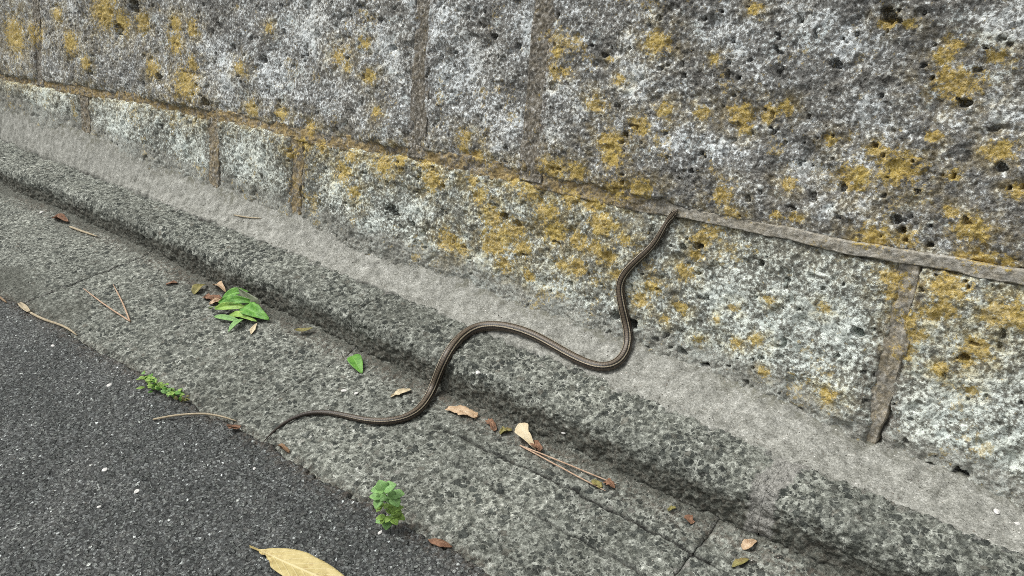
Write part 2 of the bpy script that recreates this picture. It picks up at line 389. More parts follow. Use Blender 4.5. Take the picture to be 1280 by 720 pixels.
for a, b in zip(kj[:-1], kj[1:]):
    s_ = steps(a + 0.0001, b - 0.0001, 1.4, 1.7)
    A, V = np.meshgrid(s_, vl, indexing='ij')
    n = 0.010 * fbm(A, V, 4, 2, 41) + 0.0065 * fbm(A, V, 26, 2, 42) + 0.0062 * fbm(A, V, 80, 3, 43, 0.7)
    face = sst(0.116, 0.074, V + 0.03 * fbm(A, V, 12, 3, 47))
    n = n + face * 0.0035 * fbm(A, V, 60, 3, 44, 0.7)
    n = n - 0.006 * np.maximum(0, fbm(A, V, 18, 2, 45) - 0.25) * 4
    ed = np.minimum(A - a, b - A) + 0.006 * fbm(A, V, 40, 2, 46)
    n = n - 0.003 * (1 - sst(0.0, 0.008, ed)) * (np.abs(A + 0.5) > 0.05)
    P = np.stack([A, kb(A) + (PY - Y_KERB) * (km(A) - kb(A)) / (Y_FILL - Y_KERB) + bulge(A) * 0.4 - n * TZ, PZ + n * TY], -1)
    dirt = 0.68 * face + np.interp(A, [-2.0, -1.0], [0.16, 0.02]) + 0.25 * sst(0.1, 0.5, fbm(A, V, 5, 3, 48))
    crack = 0.22 * (1 - sst(0.0, 0.005, ed)) * (np.abs(A + 0.5) > 0.05); smear = 1.0 * np.exp(-((A + 0.50 - 0.012 * fbm(A, V, 14, 2, 49)) / 0.034) ** 2) + 0.3 * np.exp(-(np.minimum(A - a, b - A) / 0.012) ** 2) + 0.40 * sst(L_[-1] - 0.045, L_[-1] - 0.005, V + 0.02 * fbm(A, V, 10, 3, 50))
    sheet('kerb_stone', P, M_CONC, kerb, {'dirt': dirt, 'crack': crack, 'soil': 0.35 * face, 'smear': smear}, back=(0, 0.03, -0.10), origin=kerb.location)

# mortar strip between kerb and wall
fx = [-6.5, -5.1, -3.9, -3.0, -2.45, -1.95, -1.65, -1.0, -0.6, -0.38, -0.2, -0.05, 1.7]
ft = [0.15, 0.15, 0.10, 0.055, 0.04, 0.025, 0.025, -0.01, -0.015, -0.06, -0.055, -0.085, -0.085]
s_ = steps(-6.8, 1.7, 1.45, 1.8); v_ = np.linspace(0, 1, 95)
A, V = np.meshgrid(s_, v_, indexing='ij')
top = np.interp(A, fx, ft)
y0 = km(A) + 0.4 * bulge(A) + 0.010 * fbm(A, V * 0, 9, 3, 51) + 0.012 * fbm(A, V * 0, 45, 3, 57); z0 = Z_KERB + 0.004
y1 = WB[1] + (top + 0.03) * WU[1] + np.interp(top, [0.03, 0.1], [0.02, 0.006]); z1 = WB[2] + (top + 0.03) * WU[2]
Yf = y0 + (y1 - y0) * V
lin = np.interp(top, [0.03, 0.1], [0.45, 1.0]); Zf = z0 + (z1 - z0) * (lin * V + (1 - lin) * V ** 2.2)
Zf = Zf + 0.008 * fbm(A, V * 0.2, 5, 3, 52) * V + 0.0058 * fbm(A, V * 0.15, 40, 3, 53) + 0.0024 * fbm(A, V * 0.15, 120, 2, 54, 0.7)
Zf = Zf - 0.012 * (1 - sst(0.0, 0.06, V))
dirt = 0.9 * sst(0.62, 0.98, V + 0.25 * fbm(A, V * 0.2, 9, 3, 55)) + 0.15
crk = 0.75 * (1 - sst(0.015, 0.05, V)) * sst(-0.2, 0.1, fbm(A, V * 0, 3, 2, 56))
strip = sheet('mortar_strip', np.stack([A, Yf, Zf], -1), M_FILL, None, {'dirt': dirt, 'crack': crk}, back=(0, 0.0, -0.12))
tag(strip, kind='structure')

# ------------------------------------------------------------------ stone wall
LICHEN = [(72,18,10),(20,45,20),(45,42,14),(90,55,14),(110,78,9),(130,12,22),(150,28,14),(175,28,13),(190,85,11),(218,30,11),(218,55,13),(240,35,10),(232,105,20),(240,80,10),
 (300,85,9),(335,35,6),(312,136,10),(350,143,9),(420,70,11),(435,82,8),(460,96,10),(455,55,8),(385,160,10),(470,140,7),(580,170,10),(595,195,9),(577,185,8),(697,65,8),(695,90,10),(708,90,7),
 (823,53,15),(745,130,11),(762,178,17),(765,198,13),(775,100,7),(800,158,13),(832,138,10),(690,210,15),(720,215,13),(762,75,5),(928,143,14),(930,160,9),(966,138,9),(981,134,9),(958,146,8),
 (878,140,10),(895,75,7),(945,12,7),(1110,30,8),(1138,30,6),(1180,70,11),(1192,55,9),(1195,104,20),(1245,70,9),(1038,175,8),(1095,192,12),(1125,212,21),(1068,222,17),(1168,170,8),(1250,188,13),
 (1235,190,8),(1190,220,8),(985,230,9),(905,245,13),(1270,240,9),(1215,288,16),(1187,265,8),(1090,297,16),(1130,300,11),(915,265,9),(995,272,7),(970,270,7),(1225,325,13),(1258,328,8),(1200,320,7),
 (375,180,13),(365,192,10),(400,182,9),(430,215,15),(445,240,11),(440,195,10),(480,205,15),(540,225,16),(530,205,10),(500,200,9),(560,300,14),(575,310,11),(600,245,13),(615,270,15),(620,300,20),
 (640,290,17),(650,310,13),(660,345,9),(690,290,17),(680,265,15),(700,330,9),(720,300,13),(630,330,11),(750,280,17),(740,255,13),(770,240,17),(800,235,15),(710,245,15),(660,240,13),(640,225,11),
 (720,335,13),(745,310,11),(757,320,13),(770,345,9),(780,300,9),(800,375,12),(815,360,9),(855,340,11),(850,385,9),(875,300,12),(890,290,12),(870,320,8),(918,430,8),(945,425,8),(915,385,6),
 (1035,493,10),(1185,360,18),(1180,385,14),(1165,390,11),(1130,400,13),(1125,440,11),(1145,420,9),(1220,435,15),(1205,450,9),(1257,390,16),(1240,395,11),(1277,398,13),(1175,463,9),(1120,350,15),
 (1115,370,9),(1215,490,6),(955,465,6),(960,375,6),(1030,385,7),(590,225,9),(610,310,8),(870,425,6),(895,400,5),(830,400,6)]
PALE = [(285,100,26),(262,60,12),(232,212,20),(238,190,26),(150,160,30),(60,130,30),(320,200,26),(520,262,16),(420,235,18),(800,88,24),(795,60,14),(1260,25,22),(560,95,26),(545,30,30),(590,70,20),(640,150,22),
 (785,112,14),(730,140,18),(690,165,16),(1010,390,40),(980,430,45),(1050,420,25),(1200,500,45),(1250,560,40),(1150,520,30),(700,380,40),(800,365,16),(600,330,26),(880,440,30),(900,360,25),(1080,60,24),(1010,30,22),
 (900,50,22),(960,160,10),(1080,140,22),(1240,140,26),(380,40,30),(350,100,24),(480,60,24),(660,30,20),(1040,260,16),(700,110,14),(900,180,18),(1000,210,20),(840,180,14),(530,310,22),(470,285,20),(1190,420,20)]
PITS = [(167,8,8,.02),(147,38,7,.02),(115,90,4,.02),(198,96,5,.018),(254,127,5,.018),(328,75,6,.012),(290,60,4,.01),(523,50,7,.016),(525,62,6,.014),(488,60,4,.014),(616,45,4,.014),(645,58,4,.014),(527,5,8,.016),
 (780,168,4,.014),(855,95,3,.012),(1112,18,8,.018),(1045,80,5,.012),(1204,128,6,.018),(1250,210,5,.012),(787,405,9,.026),(769,395,6,.016),(773,440,6,.014),(872,308,5,.016),(853,310,4,.014),(1072,415,6,.018),
 (1137,338,8,.024),(1131,344,5,.02),(490,265,9,.018),(515,280,6,.014),(200,158,4,.016),(183,200,5,.018),(1160,583,4,.016),(1200,595,8,.018),(1013,558,4,.012),(850,440,6,.014),(880,460,5,.012),(1160,307,4,.012),
 (1050,235,5,.012),(630,270,4,.014),(645,280,4,.012),(950,330,4,.01),(1095,470,4,.01),(1204,448,4,.012),(1280,342,7,.02),(1060,600,3,.01),(930,520,3,.01),(1120,275,5,.012),(1126,288,4,.014)]
def to_wall(lst):
    out = []
    for e in lst:
        s, t = on_wall(e[0], e[1]); dist = np.linalg.norm(wall_xyz(np.array(s), np.array(t), 0.0) - CAM)
        out.append((s, t, e[2] * dist / F, *e[3:]))
    return out
LICHEN, PALE, PITS = [(a, b, c * 0.9) for a, b, c in to_wall(LICHEN)], to_wall(PALE), to_wall(PITS)
TINT = [(a, b, c * 2.1) for a, b, c in LICHEN]
def field(Sg, Tg, lst, aspect=1.3):
    f = np.zeros_like(Sg); a, b, c, d = Sg.min(), Sg.max(), Tg.min(), Tg.max()
    for e in lst:
        r = e[2]
        if e[0] < a - 2 * r or e[0] > b + 2 * r or e[1] < c - 2 * r or e[1] > d + 2 * r: continue
        i0, i1 = np.searchsorted(Sg[:, 0], [e[0] - 2.2 * r, e[0] + 2.2 * r])
        if i1 <= i0: continue
        q = np.hypot((Sg[i0:i1] - e[0]) / aspect, Tg[i0:i1] - e[1]) / r
        f[i0:i1] = np.maximum(f[i0:i1], np.clip(1.25 - 0.75 * q, 0, 1))
    return f
# joint between the first and second course, measured along the wall
_jp = np.array([on_wall(*p) for p in [(0, 97), (150, 121), (300, 151), (400, 173), (520, 194), (640, 218), (700, 232), (840, 261), (960, 288), (1060, 310), (1140, 324), (1280, 346)]])
JS = np.concatenate([[-9], _jp[:, 0], [3]]); JT = np.concatenate([[_jp[0, 1]], _jp[:, 1], [_jp[-1, 1] + 0.02]])
def joint1(s): return np.interp(s, JS, JT)
def joint2(s): return 0.985 + 0.012 * np.sin(s * 0.9)
def joint3(s): return 1.52 + 0 * s
wall = empty('stone_wall', (-1.5, WB[1], WB[2]))
tag(wall, 'leaning old wall of big speckled stone blocks with yellow lichen', 'wall', kind='thing')
def block(a, b, lo, hi, fine, gl, gr, seed, low):
    """one stone; a, b: joint centre lines left and right, gl, gr: half widths of those joints"""
    s_ = steps(a + 0.002, b - 0.002, fine, 1.75)
    mid = (a + b) / 2; hgt = float(hi(np.array(mid)) - lo(np.array(mid)))
    vis = -5.6 < mid < 0.6
    sp = fine * max(1.75, math.hypot(min(abs(a), abs(b)) if a * b > 0 else 0, 1.75)) / 824
    nv = max(12, int(hgt / (sp if vis else sp * 4)))
    A, V = np.meshgrid(s_, np.linspace(0.002, 0.998, nv), indexing='ij')
    l, h = lo(A), hi(A); T = l + (h - l) * V
    wob = 0.010 * fbm(A, T, 14, 3, seed) + 0.006 * fbm(A, T, 60, 2, seed + 1)
    dl = A - a - gl; dr = b - A - gr; db = T - l - np.interp(A, [-1.2, -0.8], [0.008, 0.003]); dt = h - T - np.interp(A, [-1.2, -0.8], [0.010, 0.006])
    d = np.minimum(np.minimum(dl, dr), np.minimum(db, dt)) + wob
    n = 0.020 * fbm(A, T, 2.6, 2, seed + 2) + 0.009 * fbm(A, T, 11, 2, seed + 3) + (0.0042 + 0.002 * low) * fbm(A, T, 38, 2, seed + 4) + 0.0036 * fbm(A, T, 110, 3, seed + 5, 0.75)
    n = n - 0.005 * np.maximum(0, fbm(A, T, 30, 2, seed + 8) - 0.25) * 5 - 0.016 * sst(0.51, 0.57, fbm(A, T, 50, 2, seed + 9))
    n = n - 0.006 * (1 - sst(0.0, 0.06, d)) - 0.034 * (1 - sst(-0.012, 0.014, d))
    for e in PITS:
        i0, i1 = np.searchsorted(s_, [e[0] - 3 * e[2], e[0] + 3 * e[2]])
        if i1 > i0 and T.min() - 0.05 < e[1] < T.max() + 0.05:
            q = np.hypot((A[i0:i1] - e[0]) / 1.25, T[i0:i1] - e[1]) / e[2] + 0.8 * fbm(A[i0:i1], T[i0:i1], 70, 2, seed + 6)
            n[i0:i1] -= 2.4 * e[3] * (1 - sst(0.66, 0.98, q))
    at = {'lichen': field(A, T, LICHEN), 'pale': field(A, T, PALE, 1.5) , 'low': np.full_like(A, low), 'tint': np.clip(field(A, T, TINT, 1.3) + 0.75 * np.exp(-((T - joint1(A)) / 0.06) ** 2) * np.interp(A, [-1.2, -0.8], [1, 0.25]), 0, 1), 'splash': (1.05 * sst(0.11, 0.0, T - np.interp(A, fx, ft) - 0.025) if low else 0 * A),
          'stain': np.clip(0.85 * (1 - sst(0.0, 0.05, np.minimum(dl, dr) + wob)), 0, 1)}
    o = sheet('stone_block', wall_xyz(A, T, n), M_STONE, wall, at, back=-WN * 0.22, origin=wall.location)
    return o
low1 = lambda s: np.interp(s, fx, ft) * 0 - 0.13
b1 = [-8.2, -6.3, -4.1, on_wall(264, 190)[0], on_wall(367, 225)[0], on_wall(1112, 450)[0], 1.0, 1.9]
g1 = [.02, .02, .02, .018, .020, .009, .02, .02]
for i in range(len(b1) - 1):
    block(b1[i], b1[i + 1], low1, joint1, 1.35, g1[i], g1[i + 1], 100 + 11 * i, 1.0)
b2 = [-8.2, -6.0, on_wall(46, 60)[0], on_wall(525, 90)[0], on_wall(672, 105)[0], 0.42, 1.9]
g2 = [.02, .02, .02, .010, .010, .01, .02]
for i in range(len(b2) - 1):
    block(b2[i], b2[i + 1], joint1, joint2, 1.35, g2[i], g2[i + 1], 300 + 11 * i, 0.0)
b3 = [-8.2, -5.2, -3.4, -1.9, -0.6, 0.5, 1.9]
for i in range(len(b3) - 1):
    block(b3[i], b3[i + 1], joint2, joint3, 3.0, .015, .015, 500 + 11 * i, 0.0)

# mortar in the joints
def mortar(P, at): return sheet('joint_mortar', P, M_JOINT, wall, at, back=-WN * 0.1, origin=wall.location)
def hjoint(fun, a, b, fine, half, main):
    s_ = steps(a, b, fine, 1.75); A, V = np.meshgrid(s_, np.linspace(-1, 1, 26 if main else 8), indexing='ij')
    T = fun(A) + V * half
    T0 = T
    grey = sst(-1.05, -0.88, A) if main else 0 * A
    wid = 1 - 0.50 * grey
    T = fun(A) + 0.006 * fbm(A, A * 0, 10, 3, 601) + V * half * wid
    n = -0.013 + 0.010 * fbm(A, T, 5, 2, 602) + 0.007 * fbm(A, T, 30, 3, 603) + 0.004 * fbm(A, T, 110, 2, 604, 0.7)
    n = n * (1 - 0.45 * grey) + grey * (0.006 * (1 - sst(0.75, 0.95, np.abs(V) + 0.2 * fbm(A, T, 25, 2, 605))) + 0.003)
    n = n - 0.02 * sst(0.80 + 0.1 * grey, 1.0, np.abs(V))
    och = np.interp(A, [-6, -2.9, -2.3, -1.3, -0.9, -0.5], [1, 1, 1.0, 0.95, 0.15, 0.15])
    mortar(wall_xyz(A, T, n), {'lichen': 0.75 * field(A, T, LICHEN), 'grey': grey, 'ochre': och})
hjoint(joint1, -8.2, 1.9, 1.5, 0.032, True)
hjoint(joint2, -8.2, 1.9, 6, 0.03, False)
def vjoint(s0, lo, hi, half, crackside, depth, grey, och, tilt=0.0, seed=0):
    t0 = float(lo(np.array(s0))); t1 = float(hi(np.array(s0)))
    U_, T = np.meshgrid(np.linspace(-1, 1, 34), np.linspace(t0 - 0.01, t1 - 0.012, max(40, int((t1 - t0) / 0.0035))), indexing='ij')
    A = s0 + tilt * (T - (t0 + t1) / 2) + U_ * half + 0.005 * fbm(U_ * 0, T, 9, 3, 700 + seed)
    n = depth + 0.010 * fbm(A, T, 9, 2, 701 + seed) + 0.006 * fbm(A, T, 40, 3, 702 + seed) + 0.003 * fbm(A, T, 130, 2, 703, 0.7)
    if crackside:
        edge = 0.70 + 0.5 * fbm(U_ * 0, T, 16, 3, 704 + seed)
        n = n - 0.035 * sst(edge - 0.06, edge + 0.06, U_ * crackside) * sst(-0.12, 0.1, fbm(U_ * 0, T, 6, 2, 705 + seed) + 0.10)
    mortar(wall_xyz(A, T, n), {'lichen': 0.6 * field(A, T, LICHEN), 'grey': np.full_like(A, grey), 'ochre': np.full_like(A, och)})
vjoint(b1[3], low1, joint1, 0.036, 0, -0.012, 0.3, 0.45, 0, 1)
vjoint(b1[4], low1, joint1, 0.040, 1, -0.010, 0.1, 0.75, 0, 2)
vjoint(b1[5], low1, joint1, 0.0245, 1, -0.008, 0.7, 0.32, 0.0, 3)
for q, s0 in enumerate((b1[1], b1[2], b1[6])): vjoint(s0, low1, joint1, 0.04, 0, -0.012, 0.2, 0.3, 0, 10 + q)
for q, s0 in enumerate(b2[1:-1]): vjoint(s0, joint1, joint2, 0.040, 0, -0.007, 0.0, 0.10, 0, 20 + q)
for q, s0 in enumerate(b3[1:-1]): vjoint(s0, joint2, joint3, 0.035, 0, -0.012, 0.0, 0.2, 0, 30 + q)

# ground behind the wall top
ev = wall_xyz(np.array([-8.2, 1.9]), np.array([1.47, 1.47]), np.array([-0.05, -0.05]))
me = bpy.data.meshes.new('bank'); y_, z_ = ev[0][1], ev[0][2]
me.from_pydata([(-30, y_, z_), (30, y_, z_), (30, 30, z_ + 1.5), (-30, 30, z_ + 1.5)], [], [(0, 1, 2, 3)]); me.update()
kk = NT('soil'); bank = link('ground', me, kk.done(kk.ramp(kk.noise(9, 6, 0.7), [(0.3, (0.03, 0.028, 0.018)), (0.7, (0.09, 0.08, 0.05))]), 0.95))
tag(bank, kind='structure')

# ------------------------------------------------------------------ materials of the small things
def mat_leaf(name, dark, light, vein, veins=9.0, rough=0.55, blotch=None):
    k = NT(name)
    u = k.attr('u'); v = k.attr('v')
    av = k.math('ABSOLUTE', v)
    nz = k.noise(60, 4, 0.65)
    col = k.mix(k.step(nz, 0.32, 0.68), dark, light)
    if blotch: col = k.mix(k.math('MULTIPLY', k.step(k.noise(38, 4, 0.7), 0.55, 0.66), 0.7), col, blotch)
    mid = k.math('SUBTRACT', 1.0, k.step(av, 0.03, 0.10))
    lat = k.math('SINE', k.math('MULTIPLY', k.math('SUBTRACT', u, k.math('MULTIPLY', av, 0.22)), veins * 6.283))
    lat = k.math('MULTIPLY', k.step(lat, 0.72, 1.0), 0.45)
    vm = k.math('MAXIMUM', k.math('MULTIPLY', mid, 0.85), lat)
    col = k.mix(vm, col, vein)
    k.b.inputs['Subsurface Weight'].default_value = 0.0
    b = k.bump(k.math('ADD', vm, k.math('MULTIPLY', nz, 0.6)), 0.0012, 0.7)
    return k.done(col, rough, b, 0.4)
ML = dict(
    green=mat_leaf('fresh_green_leaf', (0.060, 0.185, 0.022), (0.15, 0.36, 0.050), (0.19, 0.37, 0.09)),
    lime=mat_leaf('light_green_leaf', (0.18, 0.31, 0.05), (0.31, 0.48, 0.10), (0.33, 0.48, 0.17)),
    mint=mat_leaf('soft_green_leaf', (0.14, 0.29, 0.08), (0.23, 0.42, 0.13), (0.25, 0.42, 0.17)),
    sage=mat_leaf('pale_underside_leaf', (0.15, 0.18, 0.11), (0.24, 0.265, 0.175), (0.30, 0.32, 0.22)),
    yellow=mat_leaf('yellow_leaf', (0.40, 0.32, 0.125), (0.53, 0.44, 0.20), (0.59, 0.51, 0.28), 11.0, 0.6, (0.33, 0.235, 0.085)),
    tan=mat_leaf('tan_dry_leaf', (0.40, 0.27, 0.155), (0.56, 0.42, 0.28), (0.60, 0.47, 0.33), 7, 0.7, (0.27, 0.15, 0.07)),
    cream=mat_leaf('cream_dry_leaf', (0.48, 0.39, 0.24), (0.62, 0.53, 0.36), (0.66, 0.57, 0.41), 7, 0.7),
    rust=mat_leaf('rust_dry_leaf', (0.13, 0.062, 0.034), (0.27, 0.145, 0.085), (0.34, 0.21, 0.13), 6, 0.8, (0.075, 0.045, 0.03)),
    brown=mat_leaf('brown_dry_leaf', (0.16, 0.095, 0.05), (0.29, 0.18, 0.10), (0.33, 0.22, 0.13), 6, 0.75),
    olive=mat_leaf('olive_dry_leaf', (0.13, 0.12, 0.035), (0.26, 0.23, 0.075), (0.31, 0.28, 0.12), 6, 0.7, (0.16, 0.10, 0.04)))
def mat_plain(name, stops, sc, rough=0.8, bump=0.001):
    k = NT(name); nz = k.noise(sc, 5, 0.65)
    return k.done(k.ramp(nz, stops), rough, k.bump(nz, bump, 0.8), 0.25)
M_STRAW = mat_plain('pale_straw', [(0.3, (0.27, 0.22, 0.14)), (0.7, (0.50, 0.43, 0.31))], 90)
M_NEEDLE = mat_plain('dry_needle', [(0.3, (0.33, 0.215, 0.14)), (0.7, (0.54, 0.40, 0.29))], 90)
M_TWIG = mat_plain('brown_twig', [(0.3, (0.15, 0.10, 0.06)), (0.7, (0.30, 0.22, 0.14))], 90)
M_PEB = mat_plain('pale_pebble', [(0.3, (0.50, 0.49, 0.46)), (0.7, (0.74, 0.73, 0.70))], 120)
M_GRIT = mat_plain('grit', [(0.35, (0.07, 0.065, 0.055)), (0.48, (0.20, 0.18, 0.155)), (0.56, (0.33, 0.29, 0.24)), (0.7, (0.66, 0.64, 0.60))], 45)
M_STEM = mat_plain('green_stem', [(0.3, (0.10, 0.17, 0.04)), (0.7, (0.19, 0.27, 0.08))], 120, 0.5)

def mat_snake():
    k = NT('striped_snake_skin')
    a = k.math('ABSOLUTE', k.attr('ang'))                  # 0 along the back, 1 along the belly
    ln = k.attr('len')
    nz = k.noise(240, 3, 0.65)
    aa = k.math('ADD', a, k.math('MULTIPLY_ADD', nz, 0.05, -0.025))
    brown = (0.112, 0.082, 0.052); dk = (0.013, 0.011, 0.009); cream = (0.44, 0.375, 0.27)
    col = k.ramp(aa, [(0.0, (0.14, 0.112, 0.080)), (0.055, (0.115, 0.090, 0.064)), (0.10, brown), (0.135, dk), (0.20, dk), (0.216, cream), (0.272, cream), (0.294, dk), (0.36, dk), (0.40, (0.085, 0.064, 0.048)),
                      (0.50, (0.105, 0.080, 0.060)), (0.57, (0.035, 0.027, 0.021)), (0.64, (0.24, 0.20, 0.15)), (1.0, (0.44, 0.39, 0.30))])
    col = k.mix(k.step(k.math('SUBTRACT', 0.40, ln), 0.0, 0.25), col, (0.045, 0.034, 0.025))
    col = k.mix(k.step(ln, 1.90, 2.02), col, k.mix(1.0, col, (0.62, 0.58, 0.52), 'MULTIPLY'))
    col = k.mix(1.0, col, k.ramp(nz, [(0.3, 0.72), (0.5, 1.0), (0.7, 1.2)]), 'MULTIPLY')
    # rows of small scales
    p = k.n('CombineXYZ', {0: k.math('MULTIPLY', k.attr('ang'), 11.0), 1: k.math('MULTIPLY', ln, 150.0)}).outputs[0]
    vo = k.n('TexVoronoi', {'Vector': p, 'Scale': 1.0, 'Randomness': 0.25}, voronoi_dimensions='2D').outputs['Distance']
    col = k.mix(1.0, col, k.ramp(vo, [(0.22, 1.15), (0.60, 0.55)]), 'MULTIPLY')
    return k.done(col, 0.42, k.bump(k.math('SUBTRACT', 1.0, vo), 0.0009, 0.6), 0.45)
M_SNAKE = mat_snake()
M_EYE = mat_plain('snake_eye', [(0.3, (0.008, 0.006, 0.004)), (0.7, (0.03, 0.018, 0.008))], 400, 0.12, 0.0)

# ------------------------------------------------------------------ finding the surface under a thing
bpy.context.view_layer.update()
DG = bpy.context.evaluated_depsgraph_get()
def cast(px, py):
    ok, loc, nor, *_ = S.ray_cast(DG, Vector(CAM), Vector(ray(px, py)))
    return np.array(loc), np.array(nor)
def drop(x, y, z=1.0):
    ok, loc, nor, *_ = S.ray_cast(DG, Vector((x, y, z)), Vector((0, 0, -1)))
    return (np.array(loc) if ok else np.array([x, y, 0.0]))
def project(p):
    d = np.asarray(p) - CAM; c = np.array([_AX, _AY, _AZ]).T @ d
    return np.array([640 + F * c[0] / c[2], 360 + F * c[1] / c[2]]), c[2]
def spline(pts, n):
    P = np.asarray(pts, float); P = np.vstack([2 * P[0] - P[1], P, 2 * P[-1] - P[-2]])
    seg = len(P) - 3; out = []
    for q in np.linspace(0, seg - 1e-6, n):
        i = int(q); t = q - i; a, b, c, d = P[i:i + 4]
        out.append(0.5 * (2 * b + (c - a) * t + (2 * a - 5 * b + 4 * c - d) * t * t + (3 * b - a - 3 * c + d) * t ** 3))
    return np.array(out)
def gsm(a, sig):
    k = np.arange(-int(3 * sig) - 1, int(3 * sig) + 2); wg = np.exp(-0.5 * (k / sig) ** 2); wg /= wg.sum(); h = len(k) // 2
    pad = np.vstack([2 * a[0] - a[h:0:-1], a, 2 * a[-1] - a[-2:-h - 2:-1]])
    return np.stack([np.convolve(pad[:, c], wg, 'valid') for c in range(a.shape[1])], -1)

def tube(name, P, Rad, N=None, seg=8, mat=None, parent=None, flat=1.0, shape=None, origin=None):
    P = np.asarray(P, float); n = len(P); Rad = np.broadcast_to(Rad, (n,))
    T = np.gradient(P, axis=0); T /= np.linalg.norm(T, axis=1)[:, None]
    if N is None: N = np.tile([0.03, 0.02, 1.0], (n, 1))
    N = N - (N * T).sum(1)[:, None] * T; N /= np.linalg.norm(N, axis=1)[:, None]
    B = np.cross(T, N)
    th = np.linspace(-math.pi, math.pi, seg, endpoint=False)
    wx = np.ones((n, 1)) if shape is None else shape[:, :1]; hx = np.full((n, 1), flat) if shape is None else shape[:, 1:2]
    V = P[:, None] + Rad[:, None, None] * ((np.sin(th)[None] * wx)[:, :, None] * B[:, None] + (np.cos(th)[None] * hx)[:, :, None] * N[:, None])
    ang = np.broadcast_to(th / math.pi, (n, seg)); L = np.concatenate([[0], np.cumsum(np.linalg.norm(np.diff(P, axis=0), axis=1))])
    ln = np.broadcast_to(L[:, None], (n, seg))
    V = V.reshape(-1, 3); idx = np.arange(n * seg).reshape(n, seg); r = np.roll(idx, -1, 1)
    Q = np.stack([idx[:-1], r[:-1], r[1:], idx[1:]], -1).reshape(-1, 4)
    V = np.vstack([V, P[0], P[-1]]); a, b = n * seg, n * seg + 1
    c0 = np.stack([np.full(seg, a), r[0], idx[0], idx[0]], -1); c1 = np.stack([np.full(seg, b), idx[-1], r[-1], r[-1]], -1)
    A = {'ang': np.append(ang.ravel(), [0, 0]), 'len': np.append(ln.ravel(), [0, L[-1]])}
    if origin is not None: V = V - np.asarray(origin)
    me = bpy.data.meshes.new(name)
    me.from_pydata(V.tolist(), [], Q.tolist() + [tuple(x[:3]) for x in c0.tolist()] + [tuple(x[:3]) for x in c1.tolist()]); me.update()
    for k_, v_ in A.items():
        at = me.attributes.new(k_, 'FLOAT', 'POINT'); at.data.foreach_set('value', np.asarray(v_, np.float32))
    o = link(name, me, mat, parent)
    return o

# ------------------------------------------------------------------ the snake
SN = [(328, 554, 1.0), (336, 545, 2.0), (348, 534, 3.2), (366, 523, 5.0), (392, 515, 6.6), (425, 518, 8.2), (455, 525, 9.6), (485, 526.5, 10.6), (510, 521, 11.6), (528, 508, 12.4),
      (540, 488, 13.2), (548, 467, 13.6), (557, 447, 14), (570, 428, 14), (588, 413, 14), (612, 407, 14), (640, 410, 14), (670, 420, 14), (700, 437, 14), (730, 453, 14), (755, 459, 14),
      (773, 452, 13.6), (783, 437, 13.6), (785.5, 420, 13.6), (782, 400, 13.2), (777, 378, 12.6), (775, 357, 12.2), (782, 340, 12), (798, 323, 11.4), (815, 308, 10.6), (826, 292, 9.6), (833, 280, 8.6), (839, 271, 8.2), (847, 262, 7.6)]
sp = spline(SN, 240)
pts = []; nrm = []; rad = []
hits = [cast(x, y) for x, y, _ in sp]
hp = np.array([h[0] for h in hits]); hn = gsm(np.array([h[1] for h in hits]), 7); hn /= np.linalg.norm(hn, axis=1)[:, None]
dist = np.linalg.norm(hp - CAM, axis=1)
rad = gsm((0.91 * (1 + 0.06 * np.sin(np.arange(len(sp)) * 0.11) * np.sin(np.arange(len(sp)) * 0.043)) * sp[:, 2] * dist / F / 2)[:, None], 4)[:, 0]
px = sp[:, :2].copy()
for it in range(3):                              # centre line lies one radius above the surface
    hp = gsm(np.array([cast(*p)[0] for p in px]), 3.0)
    cen = hp + hn * (rad * 0.86 + 0.002)[:, None]
    pr_ = np.array([project(c)[0] for c in cen])
    px = px + (sp[:, :2] - pr_) * 0.8
cen = gsm(cen, 2.0)
# taper of the head: neck, widening jaw, blunt snout
nh = len(cen); L = np.concatenate([[0], np.cumsum(np.linalg.norm(np.diff(cen, axis=0), axis=1))]); back_ = L[-1] - L
hw = np.interp(back_, [0, .0015, .006, .014, .024, .036, .05, .08], [.28, .55, .85, 1.18, 1.42, 1.22, .90, .95])
hh = np.interp(back_, [0, .0015, .006, .014, .024, .036, .05, .08], [.22, .45, .62, .80, .90, .92, .92, .95])
snake_base = cen[0].copy(); snake_base[2] = hp[0][2]
snake = empty('snake', tuple(snake_base))
tag(snake, 'slender brown striped snake winding from the gutter up the stone wall', 'snake', kind='thing')
body = tube('body', cen, rad, hn, 26, M_SNAKE, snake, shape=np.stack([hw, hh * 0.93], -1), origin=snake_base)
ih = int(np.argmin(np.abs(back_ - 0.014))); Tt = _n(cen[ih + 1] - cen[ih - 1]); Nn = _n(hn[ih] - Tt * (hn[ih] @ Tt)); Bb = np.cross(Tt, Nn)
for sd in (-1, 1):
    bm = bmesh.new(); bmesh.ops.create_icosphere(bm, subdivisions=2, radius=0.0022); me = bpy.data.meshes.new('eye'); bm.to_mesh(me); bm.free()
    e = link('eye', me, M_EYE, snake); e.location = Vector(cen[ih] + sd * Bb * rad[ih] * 0.88 + Nn * rad[ih] * 0.42 - snake_base)
print('snake length', L[-1], 'max radius', rad.max())

